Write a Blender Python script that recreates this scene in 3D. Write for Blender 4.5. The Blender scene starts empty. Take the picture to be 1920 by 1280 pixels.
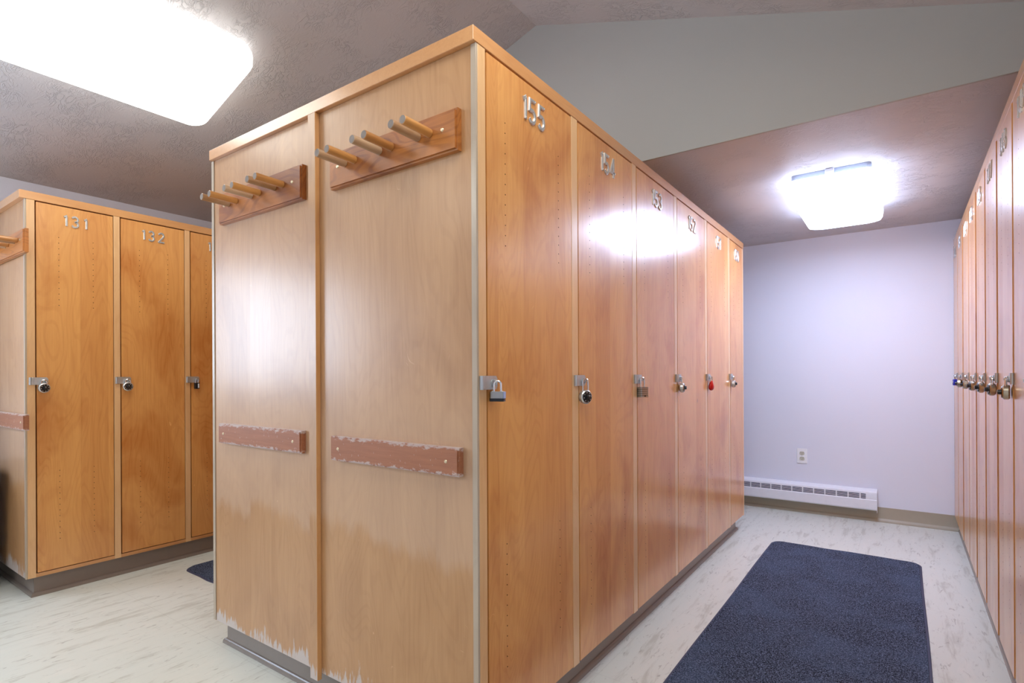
import bpy, bmesh, math, random
from mathutils import Vector, Matrix
random.seed(4)
scene = bpy.context.scene
C = scene.collection
PI = math.pi

# ---------------------------------------------------------------- camera
F_PX, YAW, ROLL = 1031.08, 0.6167, -0.0048
X0, Y0 = 960.9, 701.6
CAM = Vector((0.8123, -1.01, 0.9767))
cd = bpy.data.cameras.new('camera')
cd.sensor_width = 36.0
cd.lens = F_PX * 36.0 / 1920.0
cd.shift_x = -(X0 - 960.0) / 1920.0
cd.shift_y = (Y0 - 640.0) / 1920.0
cd.clip_start = 0.02
cam = bpy.data.objects.new('camera', cd)
C.objects.link(cam)
cam.matrix_world = (Matrix.Translation(CAM) @ Matrix.Rotation(YAW, 4, 'Z')
                    @ Matrix.Rotation(PI / 2, 4, 'X') @ Matrix.Rotation(-ROLL * -1, 4, 'Z'))
scene.camera = cam

# ---------------------------------------------------------------- world (daylight outside the window) and exposure
w = bpy.data.worlds.new('daylight')
scene.world = w
w.use_nodes = True
w.node_tree.nodes['Background'].inputs[0].default_value = (0.66, 0.80, 1.0, 1)
w.node_tree.nodes['Background'].inputs[1].default_value = 20.0
scene.view_settings.view_transform = 'Standard'
scene.view_settings.look = 'None'
scene.view_settings.exposure = 0.0
scene.view_settings.gamma = 1.0
scene.view_settings.use_curve_mapping = False
LAMP_WARM = ((1.0, 1.0, 0.94), 6.5)      # fixtures of the main room, visible and added
LAMP_COOL = ((0.60, 0.71, 1.0), 25.0)    # fixture over the far end of the aisle

# ---------------------------------------------------------------- dimensions
H, CAPB, B = 1.792, 1.756, 0.090        # top of cap, underside of cap, underside of lockers
W = 1.240                                # width of the double bank
LEN = 2.643
XL, YL = -2.312, -0.276                  # left bank: front plane, near end
XR = 1.074                               # right bank: front plane
XW, XE = -2.965, 1.66                    # west and east wall
YS, YH, YN = -3.4, 1.308, 3.325          # south wall, gable header, north (far) wall
ZA = 1.916                               # flat ceiling over the far end
RX, RZ, SL, SR = -0.677, 2.721, 0.312, 0.329

# ---------------------------------------------------------------- node helpers
def srgb(r, g, b):
    f = lambda c: (c / 255 / 12.92) if c / 255 <= 0.04045 else ((c / 255 + 0.055) / 1.055) ** 2.4
    return (f(r), f(g), f(b), 1)

class NT:
    def __init__(self, name):
        self.m = bpy.data.materials.new(name)
        self.m.use_nodes = True
        self.t = self.m.node_tree
        self.b = self.t.nodes['Principled BSDF']
        self.out = self.t.nodes['Material Output']
    def n(self, kind, **kw):
        nd = self.t.nodes.new(kind)
        for k, v in kw.items():
            setattr(nd, k, v)
        return nd
    def l(self, a, b):
        self.t.links.new(a, b)
    def put(self, sock, v):
        if isinstance(v, bpy.types.NodeSocket):
            self.l(v, sock)
        else:
            sock.default_value = v
    def math(self, op, a, b=0.0, c=0.0, clamp=False):
        nd = self.n('ShaderNodeMath', operation=op, use_clamp=clamp)
        for i, v in enumerate((a, b, c)):
            self.put(nd.inputs[i], v)
        return nd.outputs[0]
    def coords(self, rand=True):
        tc = self.n('ShaderNodeTexCoord')
        if not rand:
            return tc.outputs['Object']
        oi = self.n('ShaderNodeObjectInfo')
        cx = self.n('ShaderNodeCombineXYZ')
        self.l(self.math('MULTIPLY', oi.outputs['Random'], 17.0), cx.inputs[0])
        self.l(self.math('MULTIPLY', oi.outputs['Random'], 31.0), cx.inputs[1])
        self.l(self.math('MULTIPLY', oi.outputs['Random'], 23.0), cx.inputs[2])
        v = self.n('ShaderNodeVectorMath', operation='ADD')
        self.l(tc.outputs['Object'], v.inputs[0]); self.l(cx.outputs[0], v.inputs[1])
        return v.outputs[0]
    def scale(self, vec, s):
        mp = self.n('ShaderNodeMapping')
        self.l(vec, mp.inputs[0]); mp.inputs['Scale'].default_value = s
        return mp.outputs[0]
    def noise(self, vec, scale, detail=3, rough=0.5, dist=0.0):
        nd = self.n('ShaderNodeTexNoise')
        self.l(vec, nd.inputs['Vector'])
        nd.inputs['Scale'].default_value = scale; nd.inputs['Detail'].default_value = detail
        nd.inputs['Roughness'].default_value = rough; nd.inputs['Distortion'].default_value = dist
        return nd.outputs['Fac']
    def step(self, v, a, b, lo=0.0, hi=1.0):
        nd = self.n('ShaderNodeMapRange', interpolation_type='SMOOTHSTEP')
        self.put(nd.inputs[0], v)
        for i, x in enumerate((a, b, lo, hi)):
            nd.inputs[i + 1].default_value = x
        return nd.outputs[0]
    def mix(self, f, a, b, mode='MIX'):
        nd = self.n('ShaderNodeMix', data_type='RGBA', blend_type=mode)
        self.put(nd.inputs[0], f); self.put(nd.inputs[6], a); self.put(nd.inputs[7], b)
        return nd.outputs[2]
    def bump(self, h, strength, dist):
        nd = self.n('ShaderNodeBump')
        nd.inputs['Strength'].default_value = strength; nd.inputs['Distance'].default_value = dist
        self.l(h, nd.inputs['Height']); self.l(nd.outputs[0], self.b.inputs['Normal'])
    def set(self, **kw):
        for k, v in kw.items():
            self.put(self.b.inputs[k.replace('_', ' ')], v)

def plain(name, col, rough=0.5, metal=0.0, spec=0.5, var=0.0):
    t = NT(name)
    t.set(Roughness=rough, Metallic=metal)
    t.b.inputs['Specular IOR Level'].default_value = spec
    c = t.coords()
    n = t.noise(c, 40, 4)
    v = max(var, 0.04)
    t.set(Base_Color=t.mix(n, tuple(x * (1 - v) for x in col[:3]) + (1,), tuple(min(1, x * (1 + v)) for x in col[:3]) + (1,)))
    return t.m

def wood(name, light, dark, rough=0.32, axis='Z', strip=0.11, worn=False, band=0.5, figure=0.5, spec=0.5, pale=None, coat=0.8, croug=0.2):
    t = NT(name)
    c = t.coords(True)
    raw = t.coords(False)
    sep = t.n('ShaderNodeSeparateXYZ'); t.l(c, sep.inputs[0])
    rs = t.n('ShaderNodeSeparateXYZ'); t.l(raw, rs.inputs[0])
    if axis == 'Z':
        h = t.math('ADD', sep.outputs[0], sep.outputs[1]); g = (1, 1, 0.045); g2 = (1, 1, 0.22)
    elif axis == 'Y':
        h = t.math('ADD', sep.outputs[0], sep.outputs[2]); g = (1, 0.045, 1); g2 = (1, 0.22, 1)
    else:
        h = t.math('ADD', sep.outputs[2], sep.outputs[1]); g = (0.045, 1, 1); g2 = (0.22, 1, 1)
    # veneer leaves
    wn = t.n('ShaderNodeTexWhiteNoise', noise_dimensions='1D')
    t.l(t.math('FLOOR', t.math('DIVIDE', h, strip)), wn.inputs['W'])
    leaf = wn.outputs['Value']
    # fine pores
    fine = t.noise(t.scale(c, g), 260, 4, 0.6)
    mid = t.noise(t.scale(c, g), 60, 4, 0.6, 0.3)
    # cathedral figure
    fig = t.noise(t.scale(c, g2), 5.0, 2, 0.45, 0.6)
    rings = t.math('SINE', t.math('MULTIPLY', t.math('ADD', fig, t.math('MULTIPLY', leaf, 3.0)), 150.0))
    rings = t.step(rings, 0.2, 1.0)
    blot = t.noise(t.scale(c, (1, 1, 0.6) if axis == 'Z' else (0.6, 0.6, 1)), 3.2, 4, 0.55, 0.9)
    blot = t.step(blot, 0.42, 0.72)
    f = t.math('ADD', t.math('MULTIPLY', leaf, band * 0.55), t.math('MULTIPLY', blot, band))
    f = t.math('ADD', f, t.math('MULTIPLY', rings, 0.15 * figure))
    f = t.math('ADD', f, t.math('MULTIPLY', t.math('SUBTRACT', mid, 0.5), 0.55))
    f = t.math('ADD', f, t.math('MULTIPLY', t.math('SUBTRACT', fine, 0.5), 0.4), clamp=True)
    col = t.mix(f, light, dark)
    # sparse pin knots
    vo = t.n('ShaderNodeTexVoronoi'); t.l(t.scale(c, (1, 1, 0.55)), vo.inputs['Vector']); vo.inputs['Scale'].default_value = 4.2
    wn2 = t.n('ShaderNodeSeparateColor'); t.l(vo.outputs['Color'], wn2.inputs[0])
    knot = t.math('MULTIPLY', t.step(vo.outputs['Distance'], 0.035, 0.012), t.step(wn2.outputs[0], 0.72, 0.74))
    col = t.mix(t.math('MULTIPLY', knot, 0.7), col, tuple(x * 0.25 for x in dark[:3]) + (1,))
    # fine scratches, lighter
    sc = t.noise(t.scale(c, (1.6, 1.6, 0.8)), 5.5, 1, 0.4, 1.4)
    line = t.step(t.math('ABSOLUTE', t.math('SUBTRACT', sc, 0.5)), 0.0035 if worn else 0.0022, 0.0008)
    msk = t.step(t.noise(c, 9.0, 3, 0.7), 0.60 if worn else 0.64, 0.68 if worn else 0.70)
    fl = t.step(t.noise(t.scale(c, (1, 1, 0.5)), 85, 1), 0.80, 0.84)
    fl = t.math('MULTIPLY', fl, t.step(t.noise(c, 3.0, 2), 0.52, 0.62))
    sm = t.math('MULTIPLY', t.math('ADD', t.math('MULTIPLY', line, msk), fl, clamp=True), 0.55)
    col = t.mix(sm, col, tuple(min(1, x * 1.25 + 0.10) for x in light[:3]) + (1,))
    r = t.math('ADD', t.math('MULTIPLY', leaf, 0.06), rough - 0.03)
    if worn:
        # varnish rubbed away: pale leaves in a belt, bare wood along the bottom edge
        hz = rs.outputs[2]
        nz = t.noise(t.scale(c, (1, 1, 0.35)), 16, 4, 0.6)
        belt = t.math('MULTIPLY', t.step(t.math('ADD', hz, t.math('ADD', t.math('MULTIPLY', nz, 0.12), t.math('MULTIPLY', leaf, 0.10))), 0.60, 0.66), t.step(hz, 1.05, 0.75))
        col = t.mix(t.math('MULTIPLY', belt, 0.28), col, pale)
        nb = t.math('ADD', t.math('MULTIPLY', t.noise(t.scale(c, (1, 1, 0.16)), 70, 4, 0.7), 0.5), t.math('MULTIPLY', t.noise(c, 6, 2), 0.5))
        foot = t.step(t.math('ADD', t.math('MULTIPLY', t.math('SUBTRACT', nb, 0.5), -0.42), hz), 0.120, 0.095)
        col = t.mix(t.math('MULTIPLY', foot, 0.85), col, srgb(205, 196, 190))
        r = t.math('ADD', r, t.math('MULTIPLY', foot, 0.3))
    t.set(Base_Color=col, Roughness=r)
    t.b.inputs['Specular IOR Level'].default_value = spec
    t.b.inputs['Coat Weight'].default_value = coat
    t.b.inputs['Coat Roughness'].default_value = croug
    wav = t.noise(t.scale(c, (1, 1, 0.35)), 8.0, 2, 0.5, 0.5)
    hgt = t.math('ADD', t.math('MULTIPLY', mid, 0.00005), t.math('MULTIPLY', fine, 0.000025))
    t.bump(t.math('ADD', hgt, t.math('MULTIPLY', t.math('ADD', wav, t.math('MULTIPLY', leaf, 0.3)), 0.0006)), 1.0, 1.0)
    return t.m

M = {}
M['door'] = wood('varnished_maple_door', srgb(230, 166, 94), srgb(192, 116, 50), 0.36, band=0.6, figure=0.9, croug=0.18)
M['stile'] = wood('maple_stile', srgb(234, 188, 134), srgb(204, 146, 88), 0.36, band=0.35)
M['cap'] = wood('maple_cap_y', srgb(214, 156, 98), srgb(186, 124, 68), 0.36, axis='Y', band=0.4, strip=5)
M['batten'] = wood('maple_batten', srgb(220, 165, 105), srgb(190, 122, 60), 0.40, band=0.3, strip=5)
M['panel'] = wood('worn_maple_panel', srgb(196, 148, 100), srgb(158, 108, 62), 0.45, worn=True, band=0.45, croug=0.27, coat=0.55, spec=0.35, figure=0.7, pale=srgb(216, 190, 168), strip=0.125)
M['edge'] = wood('bare_edge', srgb(186, 168, 146), srgb(158, 136, 110), 0.6, band=0.2, strip=5)
M['rack'] = wood('rack_board', srgb(192, 120, 56), srgb(132, 72, 30), 0.40, axis='X', band=0.7, strip=5, figure=2.0, coat=0.3, spec=0.35)
M['peg'] = wood('peg_wood', srgb(206, 146, 78), srgb(150, 92, 44), 0.34, axis='Y', band=0.5, strip=5)
M['peg_worn'] = wood('worn_peg_wood', srgb(206, 180, 150), srgb(160, 118, 76), 0.5, axis='Y', band=1.0, strip=5)
M['peg_end'] = plain('scuffed_peg_end', srgb(142, 130, 120), 0.8, var=0.35)

def bumper_mat():
    t = NT('scuffed_bumper')
    c = t.coords()
    g = t.noise(t.scale(c, (0.06, 1, 1)), 120, 4, 0.6)
    col = t.mix(g, srgb(182, 120, 84), srgb(142, 84, 56))
    raw = t.coords(False)
    rs = t.n('ShaderNodeSeparateXYZ'); t.l(raw, rs.inputs[0])
    e = t.math('ABSOLUTE', rs.outputs[2])
    nb = t.noise(t.scale(c, (1, 1, 2)), 45, 5, 0.7)
    wear = t.step(t.math('ADD', e, t.math('MULTIPLY', t.math('SUBTRACT', nb, 0.5), 0.05)), 0.027, 0.034)
    spots = t.step(t.noise(t.scale(c, (1, 1, 0.6)), 130, 2, 0.6), 0.68, 0.74)
    col = t.mix(t.math('ADD', t.math('MULTIPLY', wear, 0.75), t.math('MULTIPLY', spots, 0.6), clamp=True), col, srgb(205, 190, 182))
    t.set(Base_Color=col, Roughness=0.42)
    return t.m
M['bumper'] = bumper_mat()

def wall_mat(name, col):
    t = NT(name)
    c = t.coords(False)
    t.set(Base_Color=t.mix(t.noise(c, 2.0, 2), tuple(x * 0.97 for x in col[:3]) + (1,), col), Roughness=0.62)
    t.b.inputs['Specular IOR Level'].default_value = 0.3
    t.bump(t.noise(c, 170, 3, 0.6), 0.25, 0.0012)
    return t.m
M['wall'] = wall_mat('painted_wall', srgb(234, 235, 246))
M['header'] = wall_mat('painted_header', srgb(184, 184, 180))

def ceil_mat():
    t = NT('trowelled_ceiling')
    c = t.coords(False)
    n1 = t.noise(t.scale(c, (1.0, 1.6, 1)), 16, 4, 0.6, 1.6)
    ridge = t.math('SUBTRACT', 1.0, t.step(t.math('ABSOLUTE', t.math('SUBTRACT', n1, 0.5)), 0.0, 0.06))
    ridge = t.math('MULTIPLY', ridge, t.step(t.noise(c, 5.0, 3, 0.6), 0.38, 0.62))
    fine = t.noise(c, 120, 4, 0.6)
    t.set(Base_Color=t.mix(t.noise(c, 3.0, 3), srgb(202, 198, 200), srgb(212, 208, 210)), Roughness=0.55)
    t.b.inputs['Specular IOR Level'].default_value = 0.35
    t.bump(t.math('ADD', t.math('MULTIPLY', ridge, 1.0), t.math('MULTIPLY', fine, 0.2)), 0.8, 0.0028)
    return t.m
M['ceiling'] = ceil_mat()

def floor_mat():
    t = NT('streaked_vinyl_floor')
    c = t.coords(False)
    a = t.noise(t.scale(c, (1.0, 0.16, 1)), 22, 5, 0.65, 0.5)
    b = t.noise(t.scale(c, (1.0, 0.25, 1)), 60, 3, 0.6, 1.0)
    big = t.noise(c, 1.3, 2)
    col = t.mix(big, srgb(214, 214, 202), srgb(222, 222, 212))
    col = t.mix(t.math('MULTIPLY', t.step(a, 0.52, 0.66), 0.55), col, srgb(178, 174, 158))
    col = t.mix(t.math('MULTIPLY', t.step(b, 0.60, 0.70), 0.6), col, srgb(160, 155, 142))
    col = t.mix(t.math('MULTIPLY', t.step(a, 0.44, 0.34), 0.4), col, srgb(226, 223, 212))
    br = t.n('ShaderNodeTexBrick'); br.offset = 0.0
    t.l(c, br.inputs['Vector']); br.inputs['Scale'].default_value = 1.0
    br.inputs['Brick Width'].default_value = 0.61; br.inputs['Row Height'].default_value = 0.61
    br.inputs['Mortar Size'].default_value = 0.0012; br.inputs['Mortar Smooth'].default_value = 0.2
    col = t.mix(t.math('MULTIPLY', br.outputs['Fac'], 0.16), col, srgb(130, 125, 112))
    t.set(Base_Color=col, Roughness=0.36)
    t.b.inputs['Specular IOR Level'].default_value = 0.4
    t.bump(b, 0.04, 0.001)
    return t.m
M['floor'] = floor_mat()

def mat_mat():
    t = NT('navy_mat_pile')
    c = t.coords(False)
    sp = t.noise(c, 260, 3, 0.8)
    sp2 = t.noise(c, 110, 3, 0.7)
    big = t.noise(c, 4.2, 3, 0.55, 0.4)
    col = t.mix(t.step(sp, 0.42, 0.62), srgb(10, 13, 20), srgb(122, 132, 158))
    col = t.mix(t.math('MULTIPLY', t.step(sp2, 0.45, 0.6), 0.45), col, srgb(14, 18, 26))
    col = t.mix(t.math('MULTIPLY', t.step(big, 0.40, 0.66), 0.30), col, srgb(92, 108, 134))
    t.set(Base_Color=col, Roughness=0.95)
    t.b.inputs['Specular IOR Level'].default_value = 0.1
    t.bump(t.math('ADD', sp, sp2), 0.7, 0.003)
    return t.m
M['pile'] = mat_mat()
M['rubber'] = plain('mat_rubber_edge', srgb(62, 64, 88), 0.6)
M['kick'] = plain('rubber_cove_base', srgb(138, 126, 116), 0.26)
M['cove'] = plain('tan_cove_base', srgb(172, 162, 142), 0.45)
M['dark'] = plain('painted_hole_shade', (0.03, 0.018, 0.010, 1), 0.8)  # near-black colour painted in for the shade inside the vent holes
M['carcass'] = plain('carcass_board', srgb(120, 70, 32), 0.6)
M['steel'] = plain('galvanised_steel', (0.52, 0.54, 0.55, 1), 0.42, 0.75, var=0.25)
M['chrome'] = plain('chrome', (0.78, 0.78, 0.78, 1), 0.14, 1.0)
M['laminate'] = plain('laminated_steel', (0.42, 0.42, 0.41, 1), 0.35, 0.8, var=0.15)
M['nickel'] = plain('satin_nickel', (0.66, 0.65, 0.62, 1), 0.26, 0.65, var=0.1)
M['brass'] = plain('aged_steel_case', (0.50, 0.44, 0.34, 1), 0.28, 1.0, var=0.15)
M['black'] = plain('black_plastic', (0.012, 0.012, 0.014, 1), 0.30)
M['white'] = plain('white_mark', (0.8, 0.8, 0.8, 1), 0.5)
M['red'] = plain('red_enamel', srgb(190, 10, 18), 0.18)
M['blue'] = plain('blue_enamel', srgb(40, 40, 160), 0.3)
M['paleblue'] = plain('pale_blue_plastic', srgb(170, 185, 225), 0.35)
M['screw'] = plain('brass_screw', (0.75, 0.62, 0.42, 1), 0.3, 1.0)
M['heater'] = plain('white_enamel', srgb(238, 238, 244), 0.35)
M['slot'] = plain('heater_fins', srgb(58, 62, 84), 0.6)
M['plate'] = plain('outlet_white', srgb(250, 250, 252), 0.35)
M['ivory'] = plain('outlet_face', srgb(206, 203, 186), 0.4)
M['frame'] = plain('window_frame_white', srgb(225, 225, 225), 0.4)
M['bin'] = plain('black_bin_plastic', (0.02, 0.018, 0.016, 1), 0.5)
M['housing'] = plain('fixture_housing', srgb(150, 155, 165), 0.5)

def emis(name, cs):
    t = NT(name)
    t.set(Base_Color=(0.9, 0.9, 0.9, 1), Roughness=0.4)
    t.b.inputs['Emission Color'].default_value = cs[0] + (1,)
    t.b.inputs['Emission Strength'].default_value = cs[1]
    return t.m
M['lamp_warm_lip'] = emis('lit_diffuser_lip_warm', (LAMP_WARM[0], LAMP_WARM[1] * 0.45))
M['lamp_cool_lip'] = emis('lit_diffuser_lip_cool', (LAMP_COOL[0], 11.0))
M['lamp_warm'] = emis('lit_diffuser_warm', LAMP_WARM)
M['lamp_cool'] = emis('lit_diffuser_cool', LAMP_COOL)
def glass_mat():
    t = NT('window_glass')
    tr = t.n('ShaderNodeBsdfTransparent'); gl = t.n('ShaderNodeBsdfGlossy'); gl.inputs['Roughness'].default_value = 0.02
    mx = t.n('ShaderNodeMixShader'); mx.inputs[0].default_value = 0.06
    t.l(tr.outputs[0], mx.inputs[1]); t.l(gl.outputs[0], mx.inputs[2]); t.l(mx.outputs[0], t.out.inputs[0])
    return t.m
M['glass'] = glass_mat()

# ---------------------------------------------------------------- mesh helpers
def box(bm, x0, x1, y0, y1, z0, z1, bev=0.0, mi=0, seg=1):
    r = bmesh.ops.create_cube(bm, size=1.0)
    vs = r['verts']
    for v in vs:
        v.co = Vector(((x0 + x1) / 2 + v.co.x * (x1 - x0), (y0 + y1) / 2 + v.co.y * (y1 - y0), (z0 + z1) / 2 + v.co.z * (z1 - z0)))
    fs = set(f for v in vs for f in v.link_faces)
    for f in fs:
        f.material_index = mi
    if bev > 0:
        es = list(set(e for v in vs for e in v.link_edges))
        rb = bmesh.ops.bevel(bm, geom=es, offset=bev, segments=seg, affect='EDGES', profile=0.5)
        for f in rb['faces']:
            f.material_index = mi

def cyl(bm, p0, p1, r0, r1=None, seg=20, mi=0, cap_mi=None, bev=0.0):
    r1 = r0 if r1 is None else r1
    p0, p1 = Vector(p0), Vector(p1)
    d = (p1 - p0); L = d.length
    q = d.to_track_quat('Z', 'Y')
    prof = [(r0, 0), (r1, L)] if bev == 0 else [(r0 - bev, 0), (r0, bev), (r1, L - bev), (r1 - bev, L)]
    rings = []
    for (r, z) in prof:
        rings.append([bm.verts.new(p0 + q @ Vector((r * math.cos(2 * PI * k / seg), r * math.sin(2 * PI * k / seg), z))) for k in range(seg)])
    for a, b in zip(rings, rings[1:]):
        for k in range(seg):
            f = bm.faces.new((a[k], a[(k + 1) % seg], b[(k + 1) % seg], b[k])); f.material_index = mi; f.smooth = True
    f = bm.faces.new(rings[0][::-1]); f.material_index = mi if cap_mi is None else cap_mi
    f = bm.faces.new(rings[-1]); f.material_index = mi if cap_mi is None else cap_mi

def tube(bm, pts, r, seg=10, mi=0, closed=False):
    pts = [Vector(p) for p in pts]
    rings = []
    n = len(pts)
    prev = None
    for i, p in enumerate(pts):
        if closed:
            t = (pts[(i + 1) % n] - pts[i - 1]).normalized()
        else:
            t = (pts[min(i + 1, n - 1)] - pts[max(i - 1, 0)]).normalized()
        if prev is None:
            a = Vector((1, 0, 0)) if abs(t.x) < 0.9 else Vector((0, 0, 1))
            nrm = t.cross(a).normalized()
        else:
            nrm = (prev - t * prev.dot(t)).normalized()
        prev = nrm
        bi = t.cross(nrm)
        rings.append([bm.verts.new(p + nrm * r * math.cos(2 * PI * k / seg) + bi * r * math.sin(2 * PI * k / seg)) for k in range(seg)])
    m = n if closed else n - 1
    for i in range(m):
        a, b = rings[i], rings[(i + 1) % n]
        for k in range(seg):
            f = bm.faces.new((a[k], a[(k + 1) % seg], b[(k + 1) % seg], b[k])); f.smooth = True; f.material_index = mi
    if not closed:
        bm.faces.new(rings[0][::-1]).material_index = mi
        bm.faces.new(rings[-1]).material_index = mi

def prism(bm, poly, axis, a, b, mi=0):
    """extrude polygon; axis 'x': poly is (y,z); 'y': (x,z); 'z': (x,y)"""
    def P(p, t):
        return {'x': (t, p[0], p[1]), 'y': (p[0], t, p[1]), 'z': (p[0], p[1], t)}[axis]
    A = [bm.verts.new(P(p, a)) for p in poly]; Bv = [bm.verts.new(P(p, b)) for p in poly]
    fs = [bm.faces.new(A), bm.faces.new(Bv[::-1])]
    for i in range(len(poly)):
        j = (i + 1) % len(poly)
        fs.append(bm.faces.new((A[j], A[i], Bv[i], Bv[j])))
    for f in fs:
        f.material_index = mi
    return fs

def rrect(x0, x1, y0, y1, r, n=6):
    out = []
    for (cx, cy, a0) in ((x1 - r, y1 - r, 0), (x0 + r, y1 - r, 90), (x0 + r, y0 + r, 180), (x1 - r, y0 + r, 270)):
        for k in range(n + 1):
            a = math.radians(a0 + 90 * k / n)
            out.append((cx + r * math.cos(a), cy + r * math.sin(a)))
    return out

def mesh(name, bm, mats):
    bmesh.ops.recalc_face_normals(bm, faces=bm.faces[:])
    me = bpy.data.meshes.new(name)
    bm.to_mesh(me); bm.free()
    for m in (mats if isinstance(mats, (list, tuple)) else [mats]):
        me.materials.append(M[m] if isinstance(m, str) else m)
    me.set_sharp_from_angle(angle=math.radians(35))
    return me

def obj(name, bm, mats, parent=None, loc=None):
    me = mesh(name, bm, mats) if isinstance(bm, bmesh.types.BMesh) else bm
    o = bpy.data.objects.new(name, me); C.objects.link(o)
    if parent: o.parent = parent
    if loc is not None: o.location = loc
    return o

CACHE = {}
def part(name, key, build, mats, parent, loc=None):
    """one mesh per key, a separate object for each use"""
    k = (name,) + key
    if k not in CACHE:
        bm = bmesh.new(); build(bm); CACHE[k] = mesh(name, bm, mats)
    return obj(name, CACHE[k], None, parent, loc)

def tag(o, label, cat, group=None):
    o['label'] = label; o['category'] = cat
    if group: o['group'] = group
    return o
def thing(name, label, cat, loc=(0, 0, 0), rotz=0.0, group=None):
    o = bpy.data.objects.new(name, None); C.objects.link(o)
    o.empty_display_size = 0.1
    o.location = loc; o.rotation_euler = (0, 0, rotz)
    return tag(o, label, cat, group)
def struct(name, bm, mats, parent=None):
    o = obj(name, bm, mats, parent)
    if parent is None: o['kind'] = 'structure'
    return o

# ================================================================= THE ROOM
bm = bmesh.new(); box(bm, XW - 0.15, XE + 0.15, YS - 0.15, YN + 0.15, -0.1, 0.0)
struct('floor', bm, 'floor')

WY0, WY1, WZ0, WZ1 = -1.98, -0.86, 0.86, 1.78          # window opening in the west wall
ze = RZ + SL * (XW - RX)
zE = RZ - SR * (XE - RX)
bm = bmesh.new()
x0, x1 = XW - 0.15, XW
top = ze + 0.05
box(bm, x0, x1, YS - 0.15, WY0, -0.1, top); box(bm, x0, x1, WY1, YN + 0.15, -0.1, top)
box(bm, x0, x1, WY0, WY1, -0.1, WZ0); box(bm, x0, x1, WY0, WY1, WZ1, top)
struct('wall_west', bm, 'wall')
bm = bmesh.new(); box(bm, XE, XE + 0.15, YS - 0.15, YN + 0.15, -0.1, zE + 0.05); struct('wall_east', bm, 'wall')
bm = bmesh.new(); box(bm, XW - 0.15, XE + 0.15, YN, YN + 0.15, -0.1, ZA + 0.2); struct('wall_north', bm, 'wall')
def gable(y0, y1, zb):
    b = bmesh.new()
    prism(b, [(XW, zb), (XE, zb), (XE, zE + 0.03), (RX, RZ + 0.03), (XW, ze + 0.03)], 'y', y0, y1)
    return b
struct('wall_south', gable(YS - 0.15, YS, -0.1), 'wall')
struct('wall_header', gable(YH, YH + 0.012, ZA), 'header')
# sloped ceilings (one mesh: two pitches) and the flat ceiling past the header
bm = bmesh.new()
prism(bm, [(XW - 0.15, ze - 0.15 * SL), (RX, RZ), (XE + 0.15, zE - 0.15 * SR), (XE + 0.15, zE + 0.15), (RX, RZ + 0.2), (XW - 0.15, ze + 0.15)], 'y', YS - 0.15, YH + 0.12)
struct('ceiling', bm, 'ceiling')
bm = bmesh.new(); box(bm, XW, XE, YH + 0.012, YN, ZA, ZA + 0.1); struct('ceiling_alcove', bm, 'ceiling')

# window
wf = bmesh.new()
t = 0.05
for (a, b, c, d) in ((WY0, WY1, WZ0, WZ0 + t), (WY0, WY1, WZ1 - t, WZ1), (WY0, WY0 + t, WZ0 + t, WZ1 - t), (WY1 - t, WY1, WZ0 + t, WZ1 - t)):
    box(wf, XW - 0.10, XW + 0.012, a, b, c, d, 0.004)
ym = (WY0 + WY1) / 2
box(wf, XW - 0.08, XW - 0.03, ym - 0.02, ym + 0.02, WZ0 + t, WZ1 - t, 0.003)
win = struct('window_1', wf, 'frame')
bm = bmesh.new(); box(bm, XW - 0.062, XW - 0.056, WY0 + t, WY1 - t, WZ0 + t, WZ1 - t)
obj('window_pane', bm, 'glass', win)
pl = bpy.data.lights.new('window_portal', 'AREA'); pl.shape = 'RECTANGLE'; pl.size = WY1 - WY0; pl.size_y = WZ1 - WZ0
pl.cycles.is_portal = True
po = bpy.data.objects.new('window_portal', pl); C.objects.link(po)
po.location = (XW - 0.16, ym, (WZ0 + WZ1) / 2); po.rotation_euler = (PI / 2, 0, -PI / 2)

# cove baseboards
def cove_run(name, a, b, nrm, mat, zt=0.095):
    a, b, nrm = Vector(a), Vector(b), Vector(nrm)
    bm = bmesh.new()
    prof = [(0.0, zt), (0.003, zt), (0.003, 0.024), (0.005, 0.019), (0.011, 0.015), (0.016, 0.008), (0.017, 0.0), (0.0, 0.0)]
    va = [bm.verts.new(a + nrm * p + Vector((0, 0, z))) for p, z in prof]
    vb = [bm.verts.new(b + nrm * p + Vector((0, 0, z))) for p, z in prof]
    bm.faces.new(va); bm.faces.new(vb[::-1])
    for i in range(len(prof)):
        j = (i + 1) % len(prof)
        bm.faces.new((va[j], va[i], vb[i], vb[j]))
    return struct(name, bm, mat)
cove_run('baseboard_north', (XW, YN, 0), (XR + 0.05, YN, 0), (0, -1, 0), 'cove')
cove_run('baseboard_south', (XW, YS, 0), (XE, YS, 0), (0, 1, 0), 'cove')
cove_run('baseboard_west', (XW, YS, 0), (XW, YL - 0.0, 0), (1, 0, 0), 'cove')

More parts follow.
